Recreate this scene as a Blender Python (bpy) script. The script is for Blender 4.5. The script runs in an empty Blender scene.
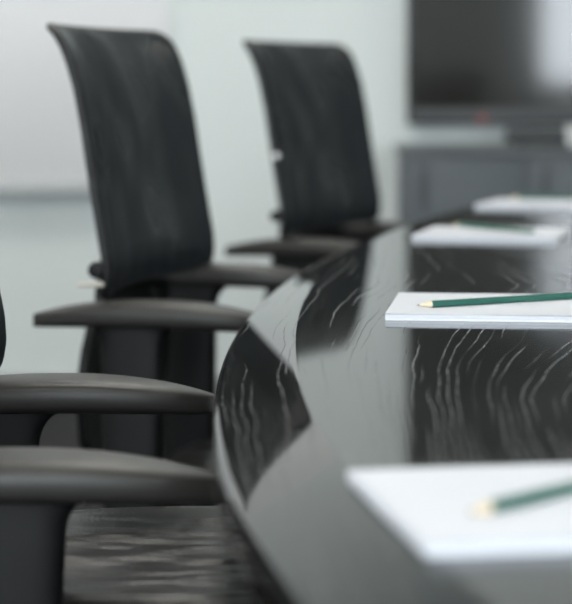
import bpy, bmesh, math, random
from mathutils import Vector, Matrix
random.seed(4)
S = bpy.context.scene
COL = S.collection
PI = math.pi

# ------------------------------------------------------------------ materials
def mat(name, color, rough=0.5, metal=0.0, spec=0.5, coat=0.0, coat_rough=0.03, emis=None, estr=0.0, sheen=0.0):
    m = bpy.data.materials.new(name); m.use_nodes = True
    b = m.node_tree.nodes['Principled BSDF']
    b.inputs['Base Color'].default_value = (*color, 1)
    b.inputs['Roughness'].default_value = rough
    b.inputs['Metallic'].default_value = metal
    b.inputs['Specular IOR Level'].default_value = spec
    b.inputs['Coat Weight'].default_value = coat
    b.inputs['Coat Roughness'].default_value = coat_rough
    b.inputs['Sheen Weight'].default_value = sheen
    if emis:
        b.inputs['Emission Color'].default_value = (*emis, 1)
        b.inputs['Emission Strength'].default_value = estr
    return m

class N:
    """tiny node helper"""
    def __init__(s, m): s.t = m.node_tree; s.b = s.t.nodes['Principled BSDF']
    def n(s, kind, **kw):
        x = s.t.nodes.new(kind)
        for k, v in kw.items():
            if k.startswith('i_'): x.inputs[k[2:].replace('_', ' ')].default_value = v
            else: setattr(x, k, v)
        return x
    def l(s, a, b): s.t.links.new(a, b)
    def coords(s, scale=(1, 1, 1)):
        tc = s.n('ShaderNodeTexCoord'); mp = s.n('ShaderNodeMapping')
        mp.inputs['Scale'].default_value = scale
        s.l(tc.outputs['Object'], mp.inputs['Vector']); return mp.outputs['Vector']
    def noise(s, vec, scale, detail=3, rough=.5):
        x = s.n('ShaderNodeTexNoise'); x.inputs['Scale'].default_value = scale
        x.inputs['Detail'].default_value = detail; x.inputs['Roughness'].default_value = rough
        s.l(vec, x.inputs['Vector']); return x.outputs['Fac']
    def ramp(s, fac, stops):
        x = s.n('ShaderNodeValToRGB'); e = x.color_ramp.elements
        while len(e) < len(stops): e.new(.5)
        for k, (p, c) in enumerate(stops):
            e[k].position = p; e[k].color = (*c, 1) if len(c) == 3 else c
        s.l(fac, x.inputs['Fac']); return x.outputs['Color']
    def bump(s, h, strength, dist, target=None):
        x = s.n('ShaderNodeBump'); x.inputs['Strength'].default_value = strength; x.inputs['Distance'].default_value = dist
        s.l(h, x.inputs['Height']); s.l(x.outputs['Normal'], s.b.inputs['Normal']); return x
    def math(s, op, a, b):
        x = s.n('ShaderNodeMath', operation=op)
        for k, v in ((0, a), (1, b)):
            if isinstance(v, (int, float)): x.inputs[k].default_value = v
            else: s.l(v, x.inputs[k])
        return x.outputs[0]

def plaster(name, color):
    m = mat(name, color, .65, spec=.3); n = N(m); v = n.coords()
    n.bump(n.noise(v, 120, 4), .08, .002)
    f = n.noise(v, 1.3, 2)
    n.l(n.ramp(f, [(.3, tuple(c * .97 for c in color)), (.7, color)]), n.b.inputs['Base Color'])
    return m

M = {}
M['wall'] = plaster('wall paint', (.70, .745, .735))
M['ceil'] = plaster('ceiling paint', (.80, .80, .78))
M['trim'] = mat('grey baseboard', (.30, .31, .31), .4)
# dark carpet floor
m = M['floor'] = mat('charcoal carpet', (.03, .03, .031), .95, spec=.1); n = N(m); v = n.coords()
f = n.noise(v, 260, 3); n.bump(f, .6, .004)
n.l(n.ramp(f, [(.3, (.018, .018, .019)), (.75, (.05, .05, .052))]), n.b.inputs['Base Color'])
# black lacquered veneer with pale open-pore grain
m = M['table'] = mat('black lacquered veneer', (.006, .0056, .005), .05, spec=.36); n = N(m)
rot = n.n('ShaderNodeMapping'); rot.inputs['Rotation'].default_value = (0, 0, math.radians(6.5))
tc = n.n('ShaderNodeTexCoord'); n.l(tc.outputs['Object'], rot.inputs['Vector'])
def rc_(scale):
    mp = n.n('ShaderNodeMapping'); mp.inputs['Scale'].default_value = scale; n.l(rot.outputs['Vector'], mp.inputs['Vector']); return mp.outputs['Vector']
v = rc_((1, .13, 1))
warp = n.n('ShaderNodeTexNoise'); warp.inputs['Scale'].default_value = 9; warp.inputs['Detail'].default_value = 2.2
n.l(v, warp.inputs['Vector'])
warp2 = n.n('ShaderNodeTexNoise'); warp2.inputs['Scale'].default_value = 2.1; warp2.inputs['Detail'].default_value = 1
n.l(v, warp2.inputs['Vector'])
sep = n.n('ShaderNodeSeparateXYZ'); n.l(tc.outputs['Object'], sep.inputs[0])
gx = n.math('SUBTRACT', sep.outputs[0], 5.8)            # distance from the centre of the side's arc
rad = n.math('SQRT', n.math('ADD', n.math('MULTIPLY', gx, gx), n.math('MULTIPLY', sep.outputs[1], sep.outputs[1])), 0)
fan = n.math('MULTIPLY', n.math('MULTIPLY', n.math('ADD', sep.outputs[0], 1.0),
             n.math('SINE', n.math('ADD', n.math('MULTIPLY', sep.outputs[1], 2.2), .45), 0)), .5)
u = n.math('MULTIPLY', n.math('ADD', rad, fan), -125.0)
u = n.math('ADD', u, n.math('ADD', n.math('MULTIPLY', warp.outputs['Fac'], 4.5), n.math('MULTIPLY', warp2.outputs['Fac'], 22.0)))
wig = n.noise(rc_((9, 3.2, 9)), 1.4, 2)
u = n.math('ADD', u, n.math('MULTIPLY', wig, 2.6))
tri = n.math('PINGPONG', u, .5)                       # 0..0.5 distance to the nearest grain line
line = n.ramp(tri, [(.03, (1, 1, 1)), (.09, (0, 0, 0))])
cell = n.math('ROUND', u, 0); cx_ = n.n('ShaderNodeCombineXYZ')
n.l(n.math('MULTIPLY', cell, 3.17), cx_.inputs[0]); n.l(n.math('MULTIPLY', sep.outputs[1], 2.6), cx_.inputs[1])
n.l(n.math('MULTIPLY', cell, 1.73), cx_.inputs[2])
brk = n.ramp(n.noise(cx_.outputs[0], 1.0, 1.5), [(.475, (0, 0, 0)), (.58, (1, 1, 1))])
vs = rc_((260, 70, 260)); spk = n.ramp(n.noise(vs, 2.0, 2), [(.40, (.25, .25, .25)), (.62, (1, 1, 1))])
lm = n.math('MULTIPLY', n.math('MULTIPLY', line, brk), spk)
n.l(n.ramp(lm, [(0, (.006, .0056, .005)), (1, (.18, .18, .175))]), n.b.inputs['Base Color'])
n.l(n.ramp(lm, [(0, (.045,) * 3), (1, (.32,) * 3)]), n.b.inputs['Roughness'])
n.bump(lm, .12, .0006)
M['base'] = mat('black lacquered panel', (.012, .012, .012), .25)
# chair materials
m = M['mesh'] = mat('black mesh fabric', (.02, .02, .02), .50, spec=.16); n = N(m); v = n.coords()
w = n.noise(v, 420, 2); big = n.noise(n.coords((1, 5, 3)), 2.6, 1.4, .5)
n.bump(n.math('ADD', n.math('MULTIPLY', w, .12), big), .35, .012)
n.l(n.ramp(big, [(.38, (.26,) * 3), (.64, (.60,) * 3)]), n.b.inputs['Roughness'])
n.l(n.ramp(big, [(.40, (.0060, .0085, .0108)), (.72, (.012, .0155, .0185))]), n.b.inputs['Base Color'])
m = M['pad'] = mat('black soft moulded arm pad', (.021, .020, .018), .42, spec=.42); n = N(m)
n.bump(n.noise(n.coords(), 700, 2), .12, .0006)
M['plastic'] = mat('black structured plastic', (.0060, .0063, .0067), .45, spec=.28)
M['rim'] = mat('glossy black plastic', (.007, .0075, .008), .38, spec=.3)
M['beige'] = mat('beige plastic', (.55, .52, .45), .4)
M['chrome'] = mat('polished chrome', (.75, .76, .77), .15, metal=1)
M['rubber'] = mat('black rubber', (.02, .02, .02), .6)
m = M['leather'] = mat('black creased leather', (.011, .0105, .0095), .33, spec=.25); n = N(m)
cr = n.noise(n.coords((1, 2.3, 1)), 5.5, 2.0, .5)
fine = n.noise(n.coords(), 300, 2)
n.bump(n.math('ADD', cr, n.math('MULTIPLY', fine, .015)), 1.0, .045)
# stationery
m = M['paper'] = mat('white paper', (.64, .66, .705), .7, spec=.2)
m = M['stack'] = mat('paper stack edge', (.83, .85, .90), .75, spec=.2); n = N(m)
st = n.noise(n.coords((1, 1, 1500)), 1.2, 1)
n.l(n.ramp(st, [(.35, (.64, .66, .71)), (.65, (.74, .76, .81))]), n.b.inputs['Base Color'])
M['board_back'] = mat('white card backing', (.72, .74, .78), .8)
M['green'] = mat('dark green pencil lacquer', (.012, .100, .074), .38, coat=.1)
M['wood'] = mat('bare cedar', (.62, .47, .30), .7); n = N(M['wood'])
n.l(n.ramp(n.noise(n.coords((3, 90, 90)), 6, 3), [(.3, (.70, .56, .38)), (.7, (.80, .69, .52))]), n.b.inputs['Base Color'])
M['lead'] = mat('graphite', (.05, .05, .055), .35, metal=.3)
# room things
M['screen'] = mat('dark glossy screen', (.020, .020, .0183), .07, spec=.6)
M['bezel'] = mat('dark grey bezel', (.020, .022, .024), .4)
M['cab'] = mat('dark slate cabinet laminate', (.058, .070, .080), .45); n = N(M['cab'])
n.l(n.ramp(n.noise(n.coords((2, 2, 20)), 4, 3), [(.3, (.052, .064, .073)), (.7, (.066, .079, .090))]), n.b.inputs['Base Color'])
M['cabtop'] = mat('slate cabinet top', (.09, .10, .105), .4)
M['white_board'] = mat('white enamel board', (.72, .72, .73), .34, spec=.4)
M['alu'] = mat('brushed aluminium', (.36, .37, .37), .45, metal=.6)
M['ceramic'] = mat('white ceramic', (.82, .83, .84), .2)
M['box'] = mat('charcoal electronics case', (.03, .032, .034), .5)
M['red'] = mat('red standby lamp', (.14, .025, .025), .4, emis=(1, .06, .06), estr=.05)
M['lamp'] = mat('lit diffuser', (.9, .9, .9), .6, emis=(1.0, .965, .90), estr=7.0)  # glow of the added ceiling luminaires, general fill for the room
M['frame'] = mat('white window frame', (.75, .76, .76), .4)
m = M['glass'] = bpy.data.materials.new('window glass'); m.use_nodes = True; nt = m.node_tree; nt.nodes.clear()
o_ = nt.nodes.new('ShaderNodeOutputMaterial'); mx = nt.nodes.new('ShaderNodeMixShader'); mx.inputs[0].default_value = .06
tr = nt.nodes.new('ShaderNodeBsdfTransparent'); gl = nt.nodes.new('ShaderNodeBsdfGlossy'); gl.inputs['Roughness'].default_value = .02
nt.links.new(tr.outputs[0], mx.inputs[1]); nt.links.new(gl.outputs[0], mx.inputs[2]); nt.links.new(mx.outputs[0], o_.inputs[0])

# ------------------------------------------------------------------ builders
def link(name, bm, material, parent=None, smooth=True, loc=None, angle=40):
    me = bpy.data.meshes.new(name)
    bmesh.ops.recalc_face_normals(bm, faces=bm.faces[:])
    bm.to_mesh(me); bm.free()
    for mm in (material if isinstance(material, (list, tuple)) else [material]): me.materials.append(mm)
    o = bpy.data.objects.new(name, me); COL.objects.link(o)
    if smooth:
        me.polygons.foreach_set('use_smooth', [True] * len(me.polygons))
        me.set_sharp_from_angle(angle=math.radians(angle))
    if parent: o.parent = parent
    if loc: o.location = loc
    return o

def tag(o, label, cat, group=None, kind=None):
    o['label'] = label; o['category'] = cat
    if group: o['group'] = group
    if kind: o['kind'] = kind
    return o

def empty(name, loc=(0, 0, 0), rz=0):
    o = bpy.data.objects.new(name, None); COL.objects.link(o)
    o.location = loc; o.rotation_euler.z = rz; o.empty_display_size = .1
    return o

def box(bm, lo, hi, bevel=0, seg=2):
    lo, hi = Vector(lo), Vector(hi)
    r = bmesh.ops.create_cube(bm, size=1)
    for v in r['verts']:
        v.co = Vector(((lo[i] + hi[i]) / 2 + v.co[i] * (hi[i] - lo[i])) for i in range(3))
    if bevel:
        es = list({e for v in r['verts'] for e in v.link_edges})
        bmesh.ops.bevel(bm, geom=es, offset=bevel, segments=seg, profile=.5, affect='EDGES')
    return bm

def loft(bm, rings, close=True, caps=True):
    vr = [[bm.verts.new(p) for p in r] for r in rings]
    k = len(vr[0])
    for a, b in zip(vr, vr[1:]):
        for i in range(k if close else k - 1):
            bm.faces.new((a[i], a[(i + 1) % k], b[(i + 1) % k], b[i]))
    if caps:
        bm.faces.new(vr[0]); bm.faces.new(vr[-1])
    return vr

def lathe(bm, prof, seg=28, mtx=Matrix()):
    loft(bm, [[mtx @ Vector((r * math.cos(2 * PI * i / seg), r * math.sin(2 * PI * i / seg), z)) for i in range(seg)]
              for r, z in prof])

def tube(bm, pts, rad, seg=10):
    pts = [Vector(p) for p in pts]; rings = []
    for i, p in enumerate(pts):
        t = (pts[min(i + 1, len(pts) - 1)] - pts[max(i - 1, 0)]).normalized()
        a = t.cross(Vector((0, 0, 1)))
        if a.length < .05: a = t.cross(Vector((0, 1, 0)))
        a.normalize(); b = t.cross(a)
        r = rad[i] if isinstance(rad, (list, tuple)) else rad
        rings.append([p + a * r * math.cos(2 * PI * k / seg) + b * r * math.sin(2 * PI * k / seg) for k in range(seg)])
    loft(bm, rings)

def struct(o): o['kind'] = 'structure'; return o

def interp(tab, x):
    for (a, fa), (b, fb) in zip(tab, tab[1:]):
        if x <= b: 
            t = (x - a) / (b - a); return fa + (fb - fa) * t
    return tab[-1][1]

# ------------------------------------------------------------------ the room
X0, X1, Y0, Y1, ZC = -3.2, 4.2, -3.6, 6.6, 2.85
bm = bmesh.new(); box(bm, (X0 - .2, Y0 - .2, -.1), (X1 + .2, Y1 + .2, 0)); struct(link('floor', bm, M['floor'], smooth=False))
bm = bmesh.new(); box(bm, (X0 - .2, Y0 - .2, ZC), (X1 + .2, Y1 + .2, ZC + .1)); struct(link('ceiling', bm, M['ceil'], smooth=False))
bm = bmesh.new(); box(bm, (X0 - .2, Y1, 0), (X1 + .2, Y1 + .15, ZC)); struct(link('wall_back', bm, M['wall'], smooth=False))
bm = bmesh.new(); box(bm, (X0 - .15, Y0, 0), (X0, Y1, ZC)); struct(link('wall_left', bm, M['wall'], smooth=False))

def wall_with_holes(name, axis, at, thick, a0, a1, holes):
    """a wall along one axis, with rectangular window openings (s0, s1, z0, z1)"""
    bm = bmesh.new()
    def put(s0, s1, z0, z1):
        if s1 - s0 < 1e-4 or z1 - z0 < 1e-4: return
        if axis == 'y': box(bm, (at, s0, z0), (at + thick, s1, z1))
        else: box(bm, (s0, at, z0), (s1, at + thick, z1))
    s = a0
    for (h0, h1, z0, z1) in holes:
        put(s, h0, 0, ZC); put(h0, h1, 0, z0); put(h0, h1, z1, ZC); s = h1
    put(s, a1, 0, ZC)
    return struct(link(name, bm, M['wall'], smooth=False))

right_holes = []
front_holes = [(-2.9, -1.2, .90, 2.45), (-.95, .65, .90, 2.45), (1.94, 3.7, .92, 2.45)]
wall_with_holes('wall_right', 'y', X1, .15, Y0, Y1, right_holes)
wall_with_holes('wall_front', 'x', Y0 - .15, .15, X0, X1, front_holes)

wn = 0
def window(axis, at, s0, s1, z0, z1):
    global wn; wn += 1
    bm = bmesh.new(); t = .05
    def b(a0, a1, c0, c1, d=.04):
        if axis == 'y': box(bm, (at + .06 - d / 2, a0, c0), (at + .06 + d / 2, a1, c1), .004)
        else: box(bm, (a0, at - .06 - d / 2, c0), (a1, at - .06 + d / 2, c1), .004)
    b(s0, s0 + t, z0, z1); b(s1 - t, s1, z0, z1); b(s0 + t, s1 - t, z0, z0 + t); b(s0 + t, s1 - t, z1 - t, z1)
    b((s0 + s1) / 2 - t / 2, (s0 + s1) / 2 + t / 2, z0 + t, z1 - t)
    w = struct(link('window_%d' % wn, bm, M['frame']))
    bm = bmesh.new()
    b(s0 + t, (s0 + s1) / 2 - t / 2, z0 + t, z1 - t, .006); b((s0 + s1) / 2 + t / 2, s1 - t, z0 + t, z1 - t, .006)
    link('pane', bm, M['glass'], w)
    # daylight portal in the opening
    L = bpy.data.lights.new('daylight portal', 'AREA'); L.shape = 'RECTANGLE'; L.size = s1 - s0; L.size_y = z1 - z0
    L.cycles.is_portal = True
    lo = bpy.data.objects.new('daylight_portal', L); COL.objects.link(lo)
    if axis == 'y': lo.location = (at + .14, (s0 + s1) / 2, (z0 + z1) / 2); lo.rotation_euler = (PI / 2, 0, PI / 2)
    else: lo.location = ((s0 + s1) / 2, at - .14, (z0 + z1) / 2); lo.rotation_euler = (-PI / 2, 0, PI)
for h in right_holes: window('y', X1, *h)
for h in front_holes: window('x', Y0, *h)

bm = bmesh.new(); box(bm, (X0, Y1 - .015, 0), (X1, Y1, .07), .003); struct(link('baseboard_back', bm, M['trim']))
bm = bmesh.new(); box(bm, (X0, Y0, 0), (X0 + .015, Y1 - .016, .07), .003); struct(link('baseboard_left', bm, M['trim']))

# ceiling luminaires added out of view to light the room, in a grid
for ix, x in enumerate((-2.0, -.1, 2.5)):
    for iy, y in enumerate((-2.0, .6, 3.2, 5.4)):
        t = empty('fill_ceiling_light', (x, y, ZC))
        tag(t, 'added square white ceiling luminaire with lit diffuser, out of view, lighting the room', 'ceiling light', 'added ceiling luminaires')
        bm = bmesh.new()
        for (a, b_) in (((-.31, -.31), (.31, -.28)), ((-.31, .28), (.31, .31)), ((-.31, -.28), (-.28, .28)), ((.28, -.28), (.31, .28))):
            box(bm, (a[0], a[1], -.018), (b_[0], b_[1], 0))
        link('frame', bm, M['frame'], t)
        bm = bmesh.new(); box(bm, (-.28, -.28, -.012), (.28, .28, -.002)); link('diffuser', bm, M['lamp'], t)

# ------------------------------------------------------------------ meeting table
TC, TY, R, HALF, HW = 1.009, 1.87, 6.8, 2.50, 1.0     # axis x, middle y, side radius, half length, half width of the flat top
TZ = .74
def side_x(y):
    q = max(0, 1.5 - y)                                  # the side draws in a little more towards the near end
    return TC - HW + (R - math.sqrt(R * R - (y - TY) ** 2)) + .05 * (1 - math.exp(-1.5 * q * q))
def outline():
    pts = []
    n_ = 90
    ys = [TY + HALF - 2 * HALF * i / n_ for i in range(n_ + 1)]
    left = [Vector((side_x(y), y)) for y in ys]                    # far -> near along the left side
    right = [Vector((2 * TC - p.x, p.y)) for p in reversed(left)]  # near -> far along the right side
    def fillet(a, b, c, r=.06, k=7):                               # round the end corners
        d1 = (a - b).normalized(); d2 = (c - b).normalized()
        ang = d1.angle(d2); q = r / math.tan(ang / 2); cen = b + (d1 + d2).normalized() * (r / math.sin(ang / 2))
        p1 = b + d1 * q - cen; p2 = b + d2 * q - cen
        a1 = math.atan2(p1.y, p1.x); a2 = math.atan2(p2.y, p2.x)
        da = (a2 - a1 + PI) % (2 * PI) - PI
        return [cen + Vector((math.cos(a1 + da * i / k), math.sin(a1 + da * i / k))) * r for i in range(k + 1)]
    pts += left[3:-3]; pts += fillet(left[-4], left[-1], right[0])
    pts += right[3:-3]; pts += fillet(right[-4], right[-1], left[0])
    return pts
OUT = outline()
def offset(pts, d):
    res = []; k = len(pts)
    for i, p in enumerate(pts):
        t = (pts[(i + 1) % k] - pts[i - 1]).normalized()
        res.append(p + Vector((-t.y, t.x)) * -d)                   # outline runs counter-clockwise: outside is to the right
    return res
BEV = math.radians(22)                                   # the sloping border of the top
PROFILE = [(-.0012, 0), (0, 0), (.0010, .00010), (.0020, .00042), (.0030, .0008), (.0042, .0008 + .0012 * math.tan(BEV)),
           (.0600, .0008 + .0570 * math.tan(BEV)), (.0612, .0008 + .0582 * math.tan(BEV)), (.0640, .0262), (.0660, .0290), (.0670, .0325), (.0670, .0335),
           (.0670, .0490), (.0664, .0525), (.0645, .0552), (.0610, .0560), (.0590, .0560)]
PROFILE = [(o * 1.03, d) for o, d in PROFILE]
table = empty('meeting_table', (TC, TY, 0))
tag(table, 'long boat-shaped meeting table with glossy black grained veneer top', 'table')
bm = bmesh.new()
rings = [[Vector((p.x - TC, p.y - TY, TZ - dn)) for p in offset(OUT, o)] for o, dn in PROFILE]
rings.append([Vector((p.x - TC, p.y - TY, TZ - .056)) for p in offset(OUT, -.06)])
loft(bm, rings)
link('tabletop', bm, M['table'], table, angle=35)
for yy in (-1.35, 1.35):
    bm = bmesh.new(); box(bm, (-.32, yy - .05, .03), (.32, yy + .05, TZ - .056), .008)
    box(bm, (-.40, yy - .16, 0), (.40, yy + .16, .03), .006)
    link('pedestal', bm, M['base'], table)
bm = bmesh.new(); box(bm, (-.03, -1.30, .30), (.03, 1.30, .62), .006); link('modesty_panel', bm, M['base'], table)

# ------------------------------------------------------------------ office chairs
BACK = [(.696, -.004), (.722, 0), (.745, -.0015), (.768, -.006), (.832, -.017), (.915, -.030),
        (.965, -.040), (.995, -.049), (1.017, -.058), (1.032, -.067), (1.042, -.078)]
LUM = -.20                                              # lumbar point in front of / behind the column
def back_point(w, z, W, curve=.032):
    return Vector((LUM + interp(BACK, z) - curve * (1 - w * w), w * W, z))
WB = .244
def half_width(z, W=.244, rt=.020, rb=.012):
    zt, zb = BACK[-1][0], BACK[0][0]; h = W
    if z > zt - rt: q = (z - (zt - rt)) / rt; h = W - rt + rt * math.sqrt(max(0, 1 - q * q))
    if z < zb + rb: q = ((zb + rb) - z) / rb; h = W - rb + rb * math.sqrt(max(0, 1 - q * q))
    return h

def superellipse(a, b, e, k):
    r = []
    for i in range(k):
        t = 2 * PI * i / k; c, s = math.cos(t), math.sin(t)
        r.append((a * math.copysign(abs(c) ** (2 / e), c), b * math.copysign(abs(s) ** (2 / e), s)))
    return r

def chair(loc, yaw, label, seat_top=.46, arm_z=(.69, .69), arm_x=(0, 0), post=(-.022, -.022), rivet=False, lever=False, group='mesh back office chairs'):
    t = empty('office_chair', (loc[0], loc[1], 0), yaw)
    tag(t, label, 'chair', group)
    # backrest: one curved sheet with thickness
    bm = bmesh.new(); zs = []
    zb, zt = BACK[0][0], BACK[-1][0]; nz = 46
    for i in range(nz + 1):
        q = i / nz; zs.append(zb + (zt - zb) * (.5 - .5 * math.cos(PI * q)) * .55 + (zt - zb) * q * .45)
    nw = 20
    front, rear = [], []
    for z in zs:
        h = half_width(z)
        fr, rr = [], []
        for j in range(nw + 1):
            w = (-1 + 2 * j / nw) * h / WB
            p = back_point(w, z, WB)
            fr.append(bm.verts.new(p)); rr.append(bm.verts.new(p + Vector((-.010, 0, 0))))
        front.append(fr); rear.append(rr)
    for A, B in zip(front, front[1:]):
        for j in range(nw): bm.faces.new((A[j], A[j + 1], B[j + 1], B[j]))
    for A, B in zip(rear, rear[1:]):
        for j in range(nw): bm.faces.new((A[j + 1], A[j], B[j], B[j + 1]))
    for j in (0, nw):
        for i in range(nz): bm.faces.new((front[i][j], front[i + 1][j], rear[i + 1][j], rear[i][j]))
    for i in (0, nz):
        for j in range(nw): bm.faces.new((front[i][j], front[i][j + 1], rear[i][j + 1], rear[i][j]))
    back = link('backrest', bm, M['mesh'], t, angle=60)
    # rim around the mesh
    loop = [back_point(-half_width(z) / WB, z, WB) for z in zs]
    top = [back_point((-1 + 2 * j / 12) * half_width(zt) / WB, zt, WB) for j in range(1, 12)]
    loop += top + [back_point(half_width(z) / WB, z, WB) for z in reversed(zs)]
    loop += [back_point((1 - 2 * j / 12) * half_width(zb) / WB, zb, WB) for j in range(1, 12)]
    loop = [p + Vector((-.005, 0, 0)) for p in loop]
    bm = bmesh.new(); seg = 8; rr = []
    k = len(loop)
    for i in range(k):
        tn = (loop[(i + 1) % k] - loop[i - 1]).normalized(); a = tn.cross(Vector((1, 0, 0))).normalized(); b = tn.cross(a)
        rr.append([loop[i] + (a * math.cos(2 * PI * s / seg) + b * math.sin(2 * PI * s / seg)) * .0052 for s in range(seg)])
    loft(bm, rr + [rr[0]], caps=False); bmesh.ops.remove_doubles(bm, verts=bm.verts[:], dist=1e-6)
    link('rim', bm, M['rim'], back)
    # lower shell behind the armrests that carries the backrest
    bm = bmesh.new(); rings = []
    for x, z, h in ((-.036, .688, .12), (-.038, .684, .145), (-.046, .655, .165), (-.048, .62, .185), (-.052, .58, .19), (-.054, .55, .185), (-.056, .50, .17), (-.03, seat_top - .085, .10), (.12, seat_top - .10, .06)):
        fr = [Vector((LUM + x - .020 * (1 - (k / 8 - 1) ** 2), (k / 8 - 1) * h, z)) for k in range(17)]
        nrm = Vector((-.012, 0, -.004))
        rings.append(fr + [p + nrm for p in reversed(fr)])
    loft(bm, rings)
    for sy in (-.11, .11):
        loft(bm, [[Vector((LUM + x + a_, sy + b_, z)) for a_, b_ in ((-.006, -.012), (.006, -.012), (.006, .012), (-.006, .012))]
                  for x, z in ((-.056, .645), (-.056, .69), (-.048, .73), (-.046, .78), (-.052, .82))])
    link('back_support', bm, M['plastic'], t, angle=60)
    # lumbar adjusters on both edges
    for s in (-1, 1):
        bm = bmesh.new()
        lathe(bm, [(.004, -.012), (.009, -.011), (.011, -.004), (.011, .004), (.009, .011), (.004, .012)], 20,
              Matrix.Translation((LUM - .016, s * .246, .730)) @ Matrix.Rotation(PI / 2, 4, 'X'))
        link('lumbar_knob', bm, M['plastic'], back)
        if not lever: continue
        bm = bmesh.new(); tube(bm, [(LUM - .006, s * .247, .712), (LUM - .022, s * .249, .7115), (LUM - .040, s * .250, .711)], [.003, .004, .003], 8)
        link('lever', bm, M['beige'], back)
    if rivet:
        p = back_point(-1, .836, WB)
        bm = bmesh.new(); bmesh.ops.create_uvsphere(bm, u_segments=14, v_segments=10, radius=.008, matrix=Matrix.Translation(p + Vector((.002, -.004, 0))))
        link('rivet', bm, M['chrome'], back)
    # seat cushion
    bm = bmesh.new(); rings = []
    for q, dz in ((.80, -.080), (.96, -.074), (1, -.055), (1, -.032), (.985, -.014), (.95, -.004), (.86, 0), (.6, -.002), (.3, -.004), (.03, -.005)):
        ring = []
        for (x, y) in superellipse(.245 * q, .208 * q, 4.2, 56):
            wf = -.02 * max(0, (x - .12) / .12) ** 2
            ring.append(Vector((.045 + x, y, seat_top + dz + wf)))
        rings.append(ring)
    loft(bm, rings); link('seat', bm, M['leather'], t, angle=60)
    bm = bmesh.new(); loft(bm, [[Vector((.045 + x, y, seat_top + z)) for x, y in superellipse(.20 * q, .18 * q, 4, 40)] for q, z in ((1, -.078), (1, -.094), (.6, -.115))])
    link('seat_pan', bm, M['plastic'], t)
    # armrests
    for s, az, ax, px_ in ((-1, arm_z[0], arm_x[0], post[0]), (1, arm_z[1], arm_x[1], post[1])):
        xc, yc = LUM + .052 + ax, s * .243
        bm = bmesh.new(); rings = []; L = .155
        for i in range(33):
            q = -1 + 2 * i / 32; q = math.copysign(1 - (1 - abs(q)) ** 1.7, q) if abs(q) > 0 else 0
            pw = max(.10, (1 - abs(q) ** 2.6)) ** .5
            hwid = .044 * pw; th = .0165 * (.56 + .44 * (1 - abs(q) ** 2.4))
            zc = az - .033 + th - .004 * q * q
            rings.append([Vector((xc + L * q, yc + y, zc + z)) for y, z in superellipse(hwid, th, 3.8, 36)])
        loft(bm, rings); link('armrest', bm, M['pad'], t, angle=70)
        # flared post: T-shaped plate, then an elbow in under the seat
        py = s * .228; zt_ = az - .030; hw_ = .041
        prof = []
        for i in range(9):
            a = PI / 2 * i / 8; prof.append((hw_ + .030 * (1 - math.sin(a)), zt_ - .034 * (1 - math.cos(a))))
        prof.append((hw_ - .002, seat_top + .02)); prof.append((hw_ - .004, seat_top - .10))
        bm = bmesh.new()
        rings = []
        for h, z in [(.071, zt_ + .006)] + prof:
            rings.append([Vector((xc + px_ + x, py + y, z)) for x, y in superellipse(h, .015, 3.6, 28)])
        loft(bm, rings)
        box(bm, (xc + px_ - .03, min(py, s * .10), seat_top - .115), (xc + px_ + .03, max(py, s * .10), seat_top - .096), .006)
        link('arm_post', bm, M['plastic'], t, angle=60)
    # column, base and casters
    bm = bmesh.new(); lathe(bm, [(.030, .07), (.034, .10), (.034, .20), (.026, .21), (.024, .24), (.015, .245), (.015, seat_top - .16), (.055, seat_top - .15), (.065, seat_top - .112)])
    link('column', bm, M['plastic'], t)
    for i in range(5):
        a = 2 * PI * i / 5 + .3; d = Vector((math.cos(a), math.sin(a), 0)); e = Vector((-d.y, d.x, 0))
        bm = bmesh.new()
        loft(bm, [[d * r + e * w * y + Vector((0, 0, z + h * zz)) for y, zz in superellipse(1, 1, 3, 16)]
                  for r, w, z, h in ((.02, .026, .105, .022), (.12, .022, .096, .018), (.24, .018, .083, .013), (.31, .015, .076, .010))])
        leg = link('base_leg', bm, M['plastic'], t, angle=60)
        bm = bmesh.new(); c = d * .295
        for sgn in (-1, 1):
            mt = Matrix.Translation(c + e * sgn * .014 + Vector((0, 0, .029))) @ Matrix.Rotation(a, 4, 'Z') @ Matrix.Rotation(PI / 2, 4, 'X')
            lathe(bm, [(.006, -.010), (.024, -.009), (.029, -.005), (.029, .005), (.024, .009), (.006, .010)], 22, mt)
        tube(bm, [c + Vector((0, 0, .028)), c + Vector((0, 0, .078))], .006, 8)
        link('caster', bm, M['rubber'], leg)
    return t

def place(cx, cy, yaw_deg):
    """seat a chair so that the middle of its lumbar line is at (cx, cy); yaw turns it from facing +x towards the camera side"""
    a = -math.radians(yaw_deg)
    return (cx - LUM * math.cos(a), cy - LUM * math.sin(a)), a

l, a = place(-.262, 1.82, -1.5)
chair(l, a, 'nearest black office chair, cropped by the left frame, armrests touching the table edge', seat_top=.575, arm_z=(.698, .688), post=(.000, -.052), arm_x=(0, -.008))
l, a = place(-.166, 2.98, 14)
chair(l, a, 'middle black mesh office chair with curled top, whole backrest against the pale wall', arm_z=(.692, .699), post=(-.030, -.041), arm_x=(.004, -.045), lever=True)
l, a = place(.094, 4.07, 23)
chair(l, a, 'farthest black mesh office chair in the row, beside the screen', arm_z=(.692, .692), arm_x=(-.010, -.070), rivet=True)
chair((1.12, -1.25), PI / 2, 'black office chair at the near table end, seen as a dark reflection in the screen')

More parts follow.
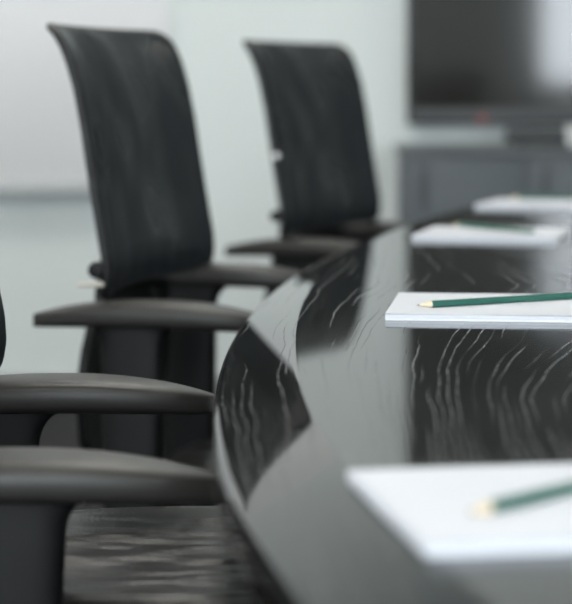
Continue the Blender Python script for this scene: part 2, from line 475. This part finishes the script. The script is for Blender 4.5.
# ------------------------------------------------------------------ notepads and pencils
def notepad(corner, ang, label, w=.21, l=.21, th=.0066):
    """corner = near-left corner on the table, ang = heading of the left edge from +y towards +x"""
    a = -math.radians(ang)
    t = empty('notepad', (corner[0], corner[1], TZ), a); tag(t, label, 'notepad', 'white notepads on the table')
    bm = bmesh.new(); box(bm, (0, 0, .0001), (w, l, .0017), .0001, 1); link('backing_card', bm, M['board_back'], t)
    bm = bmesh.new()
    nl = 10; rings = []
    for i in range(nl + 1):
        z = .0016 + (th - .0020) * i / nl; j = random.uniform(-.00035, .00035); jx = random.uniform(-.0003, .0003)
        for dz in ((0, ) if i == nl else (0, (th - .002) / nl * .8)):
            rings.append([Vector((x + jx, y + j, z + dz)) for x, y in ((0, 0), (w, 0), (w, l), (0, l))])
    loft(bm, rings); link('paper_block', bm, M['stack'], t, smooth=False)
    bm = bmesh.new(); rows = []
    nx, ny = 16, 16
    for iy in range(ny + 1):
        row = []
        for ix in range(nx + 1):
            x, y = ix / nx, iy / ny
            lift = .0006 * math.sin(x * 7 + corner[1]) * (1 - y) ** 2 + .0004
            row.append((x * w, y * l - .0005, th + max(0, lift) * .6))
        rows.append(row)
    up = [[bm.verts.new(p) for p in r] for r in rows]; dn = [[bm.verts.new((p[0], p[1], p[2] - .0003)) for p in r] for r in rows]
    for iy in range(ny):
        for ix in range(nx):
            bm.faces.new((up[iy][ix], up[iy][ix + 1], up[iy + 1][ix + 1], up[iy + 1][ix]))
            bm.faces.new((dn[iy][ix + 1], dn[iy][ix], dn[iy + 1][ix], dn[iy + 1][ix + 1]))
    for ix in range(nx):
        bm.faces.new((up[0][ix], dn[0][ix], dn[0][ix + 1], up[0][ix + 1])); bm.faces.new((up[ny][ix + 1], dn[ny][ix + 1], dn[ny][ix], up[ny][ix]))
    for iy in range(ny):
        bm.faces.new((up[iy + 1][0], dn[iy + 1][0], dn[iy][0], up[iy][0])); bm.faces.new((up[iy][nx], dn[iy][nx], dn[iy + 1][nx], up[iy + 1][nx]))
    link('top_sheet', bm, M['paper'], t)
    return t

def pencil(tip, toward, label, length=.196, z=.0072):
    d = Vector((toward[0] - tip[0], toward[1] - tip[1])).normalized()
    t = empty('pencil', (tip[0], tip[1], TZ + z), math.atan2(d.y, d.x)); tag(t, label, 'pencil', 'green pencils on the notepads')
    r = .0036; zc = r * math.cos(PI / 6)
    def ring(x, rad, k=12, hexa=False):
        out = []
        for i in range(k):
            a_ = 2 * PI * i / k + PI / 6
            q = rad * (math.cos(PI / 6) / math.cos(((a_ - PI / 6) % (PI / 3)) - PI / 6) if hexa else 1)
            out.append(Vector((x, q * math.cos(a_ + 0), zc + q * math.sin(a_ + 0))))
        return out
    bm = bmesh.new(); loft(bm, [ring(.0165, r, 24, True), ring(.019, r, 24, True), ring(length - .001, r, 24, True), ring(length, r * .93, 24, True)])
    link('shaft', bm, M['green'], t, angle=25)
    bm = bmesh.new(); loft(bm, [ring(.0030, .0008, 24), ring(.0165, r * .93, 24), ring(.0175, r * .99, 24, True)])
    link('sharpened_wood', bm, M['wood'], t, angle=60)
    bm = bmesh.new(); loft(bm, [ring(0, .0002, 12), ring(.001, .0004, 12), ring(.0032, .00083, 12)])
    link('lead', bm, M['lead'], t)
    return t

notepad((.0672, 1.040), -9.2, 'nearest white notepad, largest and most blurred, closest to the camera', l=.200)
notepad((.0957, 2.072), 6.5, 'sharp white notepad in the middle of the table, second nearest')
notepad((.183, 3.13), 13, 'blurred white notepad third from the camera, beyond the sharp one')
notepad((.345, 3.93), 18, 'farthest white notepad, in front of the dark cabinet')
pencil((.0930, 1.097), (.155, 1.165), 'blurred green pencil on the nearest notepad')
pencil((.1285, 2.117), (.294, 2.208), 'sharply focused green pencil on the second nearest notepad')
pencil((.258, 3.325), (.366, 3.155), 'green pencil on the third notepad, lying slantwise')
pencil((.424, 4.085), (.566, 4.115), 'dark green pencil on the farthest notepad')

# ------------------------------------------------------------------ end wall: screen, cabinet, board
tv = empty('wall_screen', (1.10, Y1, .84)); tag(tv, 'large dark flat screen on the end wall', 'television')
W_, H_ = 1.46, .86
bm = bmesh.new(); x0 = -.731
for lo, hi in (((x0, -.075, 0), (x0 + W_, -.03, .052)), ((x0, -.075, H_ - .02), (x0 + W_, -.03, H_)),
               ((x0, -.075, .052), (x0 + .014, -.03, H_ - .02)), ((x0 + W_ - .014, -.075, .052), (x0 + W_, -.03, H_ - .02))):
    box(bm, lo, hi, .003)
link('bezel', bm, M['bezel'], tv)
bm = bmesh.new(); box(bm, (x0 + .014, -.068, .052), (x0 + W_ - .014, -.031, H_ - .02)); link('screen', bm, M['screen'], tv, smooth=False)
bm = bmesh.new(); box(bm, (x0 + .01, -.030, .01), (x0 + W_ - .01, 0, H_ - .01), .004); link('rear_housing', bm, M['bezel'], tv)
bm = bmesh.new(); lathe(bm, [(.002, 0), (.012, 0), (.012, .003), (.002, .004)], 18, Matrix.Translation((-.505, -.0745, .018)) @ Matrix.Rotation(PI / 2, 4, 'X'))
link('standby_lamp', bm, M['red'], tv)

cab = empty('sideboard', (1.15, 6.34, 0)); tag(cab, 'low dark slate sideboard beneath the wall screen', 'sideboard')
cx0, cx1, cf, cz = -.82, .95, -.22, .785
bm = bmesh.new(); box(bm, (cx0 + .01, cf + .022, .06), (cx1 - .01, .22, cz - .025), .002); box(bm, (cx0 + .04, cf + .05, 0), (cx1 - .04, .20, .06)); link('body', bm, M['cab'], cab)
bm = bmesh.new(); box(bm, (cx0, cf, cz - .025), (cx1, .23, cz), .003); link('top', bm, M['cabtop'], cab)
xs = [cx0 + .012, -.465, -.01 + .445 - .02, cx1 - .012]
for i in range(3):
    bm = bmesh.new(); box(bm, (xs[i] + .002, cf + .002, .065), (xs[i + 1] - .002, cf + .021, cz - .03), .002); d = link('door', bm, M['cab'], cab)
    hx = xs[i] + .05
    bm = bmesh.new(); tube(bm, [(hx, cf + .004, cz - .06), (hx, cf - .022, cz - .062), (hx, cf - .024, cz - .09), (hx, cf - .024, cz - .14), (hx, cf - .022, cz - .168), (hx, cf + .004, cz - .17)], .005, 10)
    link('handle', bm, M['bezel'], d)

rc = empty('media_box', (1.15 - .34, 6.28, cz)); tag(rc, 'small dark media box on the sideboard under the screen', 'media box')
bm = bmesh.new(); box(bm, (-.16, -.10, .006), (.16, .10, .048), .004); link('case', bm, M['box'], rc)
bm = bmesh.new(); box(bm, (.06, -.103, .018), (.14, -.099, .036), .001); link('display', bm, M['screen'], rc)
for fx in (-.13, .13):
    for fy in (-.08, .08):
        bm = bmesh.new(); lathe(bm, [(.010, 0), (.012, .003), (.010, .007)], 14, Matrix.Translation((fx, fy, 0))); link('foot', bm, M['rubber'], rc)
cup = empty('cup', (.835, 6.155, cz)); tag(cup, 'white cup on the sideboard at the right frame edge', 'cup')
bm = bmesh.new(); lathe(bm, [(.022, 0), (.027, .003), (.034, .025), (.038, .060), (.036, .060), (.032, .026), (.024, .006), (.002, .005)], 32); link('bowl', bm, M['ceramic'], cup)
bm = bmesh.new(); tube(bm, [(.034 + .018 * math.sin(PI * i / 10) - .002, 0, .016 + .032 * i / 10) for i in range(11)], .004, 8); link('handle', bm, M['ceramic'], cup)

wb = empty('whiteboard', (-1.35, Y1, 0)); tag(wb, 'large white enamel board with grey tray on the wall behind the chairs', 'whiteboard')
bx0, bx1, bz0, bz1 = -1.1, .985, .66, 1.90
bm = bmesh.new(); box(bm, (bx0, -.03, bz0), (bx1, -.002, bz1), .003); link('panel', bm, M['white_board'], wb)
bm = bmesh.new(); box(bm, (bx0 - .01, -.036, bz0 - .028), (bx1 + .008, 0, bz0), .003); box(bm, (bx0 + .1, -.075, bz0 - .030), (bx1 - .06, -.034, bz0 - .020), .003)
link('tray', bm, M['alu'], wb)
bm = bmesh.new(); box(bm, (bx1, -.034, bz0), (bx1 + .008, 0, bz1), .002); box(bm, (bx0 - .01, -.034, bz0), (bx0, 0, bz1), .002); box(bm, (bx0 - .01, -.034, bz1), (bx1 + .008, 0, bz1 + .01), .002)
link('frame', bm, M['frame'], wb)

# ------------------------------------------------------------------ daylight, camera, colour
wd = bpy.data.worlds.new('overcast sky'); S.world = wd; wd.use_nodes = True
bg = wd.node_tree.nodes['Background']; bg.inputs['Color'].default_value = (.86, .94, 1.0, 1); bg.inputs['Strength'].default_value = 7.0

cam = bpy.data.cameras.new('camera'); co = bpy.data.objects.new('camera', cam); COL.objects.link(co)
co.location = (0, 0, .97); co.rotation_euler = (PI / 2, 0, 0)
cam.sensor_fit = 'HORIZONTAL'; cam.sensor_width = 36; cam.lens = 2150 / 572 * 36
cam.shift_y = -220 / 572
cam.clip_start = .05
cam.dof.use_dof = True; cam.dof.focus_distance = 1.98; cam.dof.aperture_fstop = 135.3 / 22.5
S.camera = co
S.view_settings.view_transform = 'Standard'; S.view_settings.look = 'None'; S.view_settings.gamma = 1; S.view_settings.use_curve_mapping = False
S.view_settings.exposure = 1.3
S.cycles.max_bounces = 10
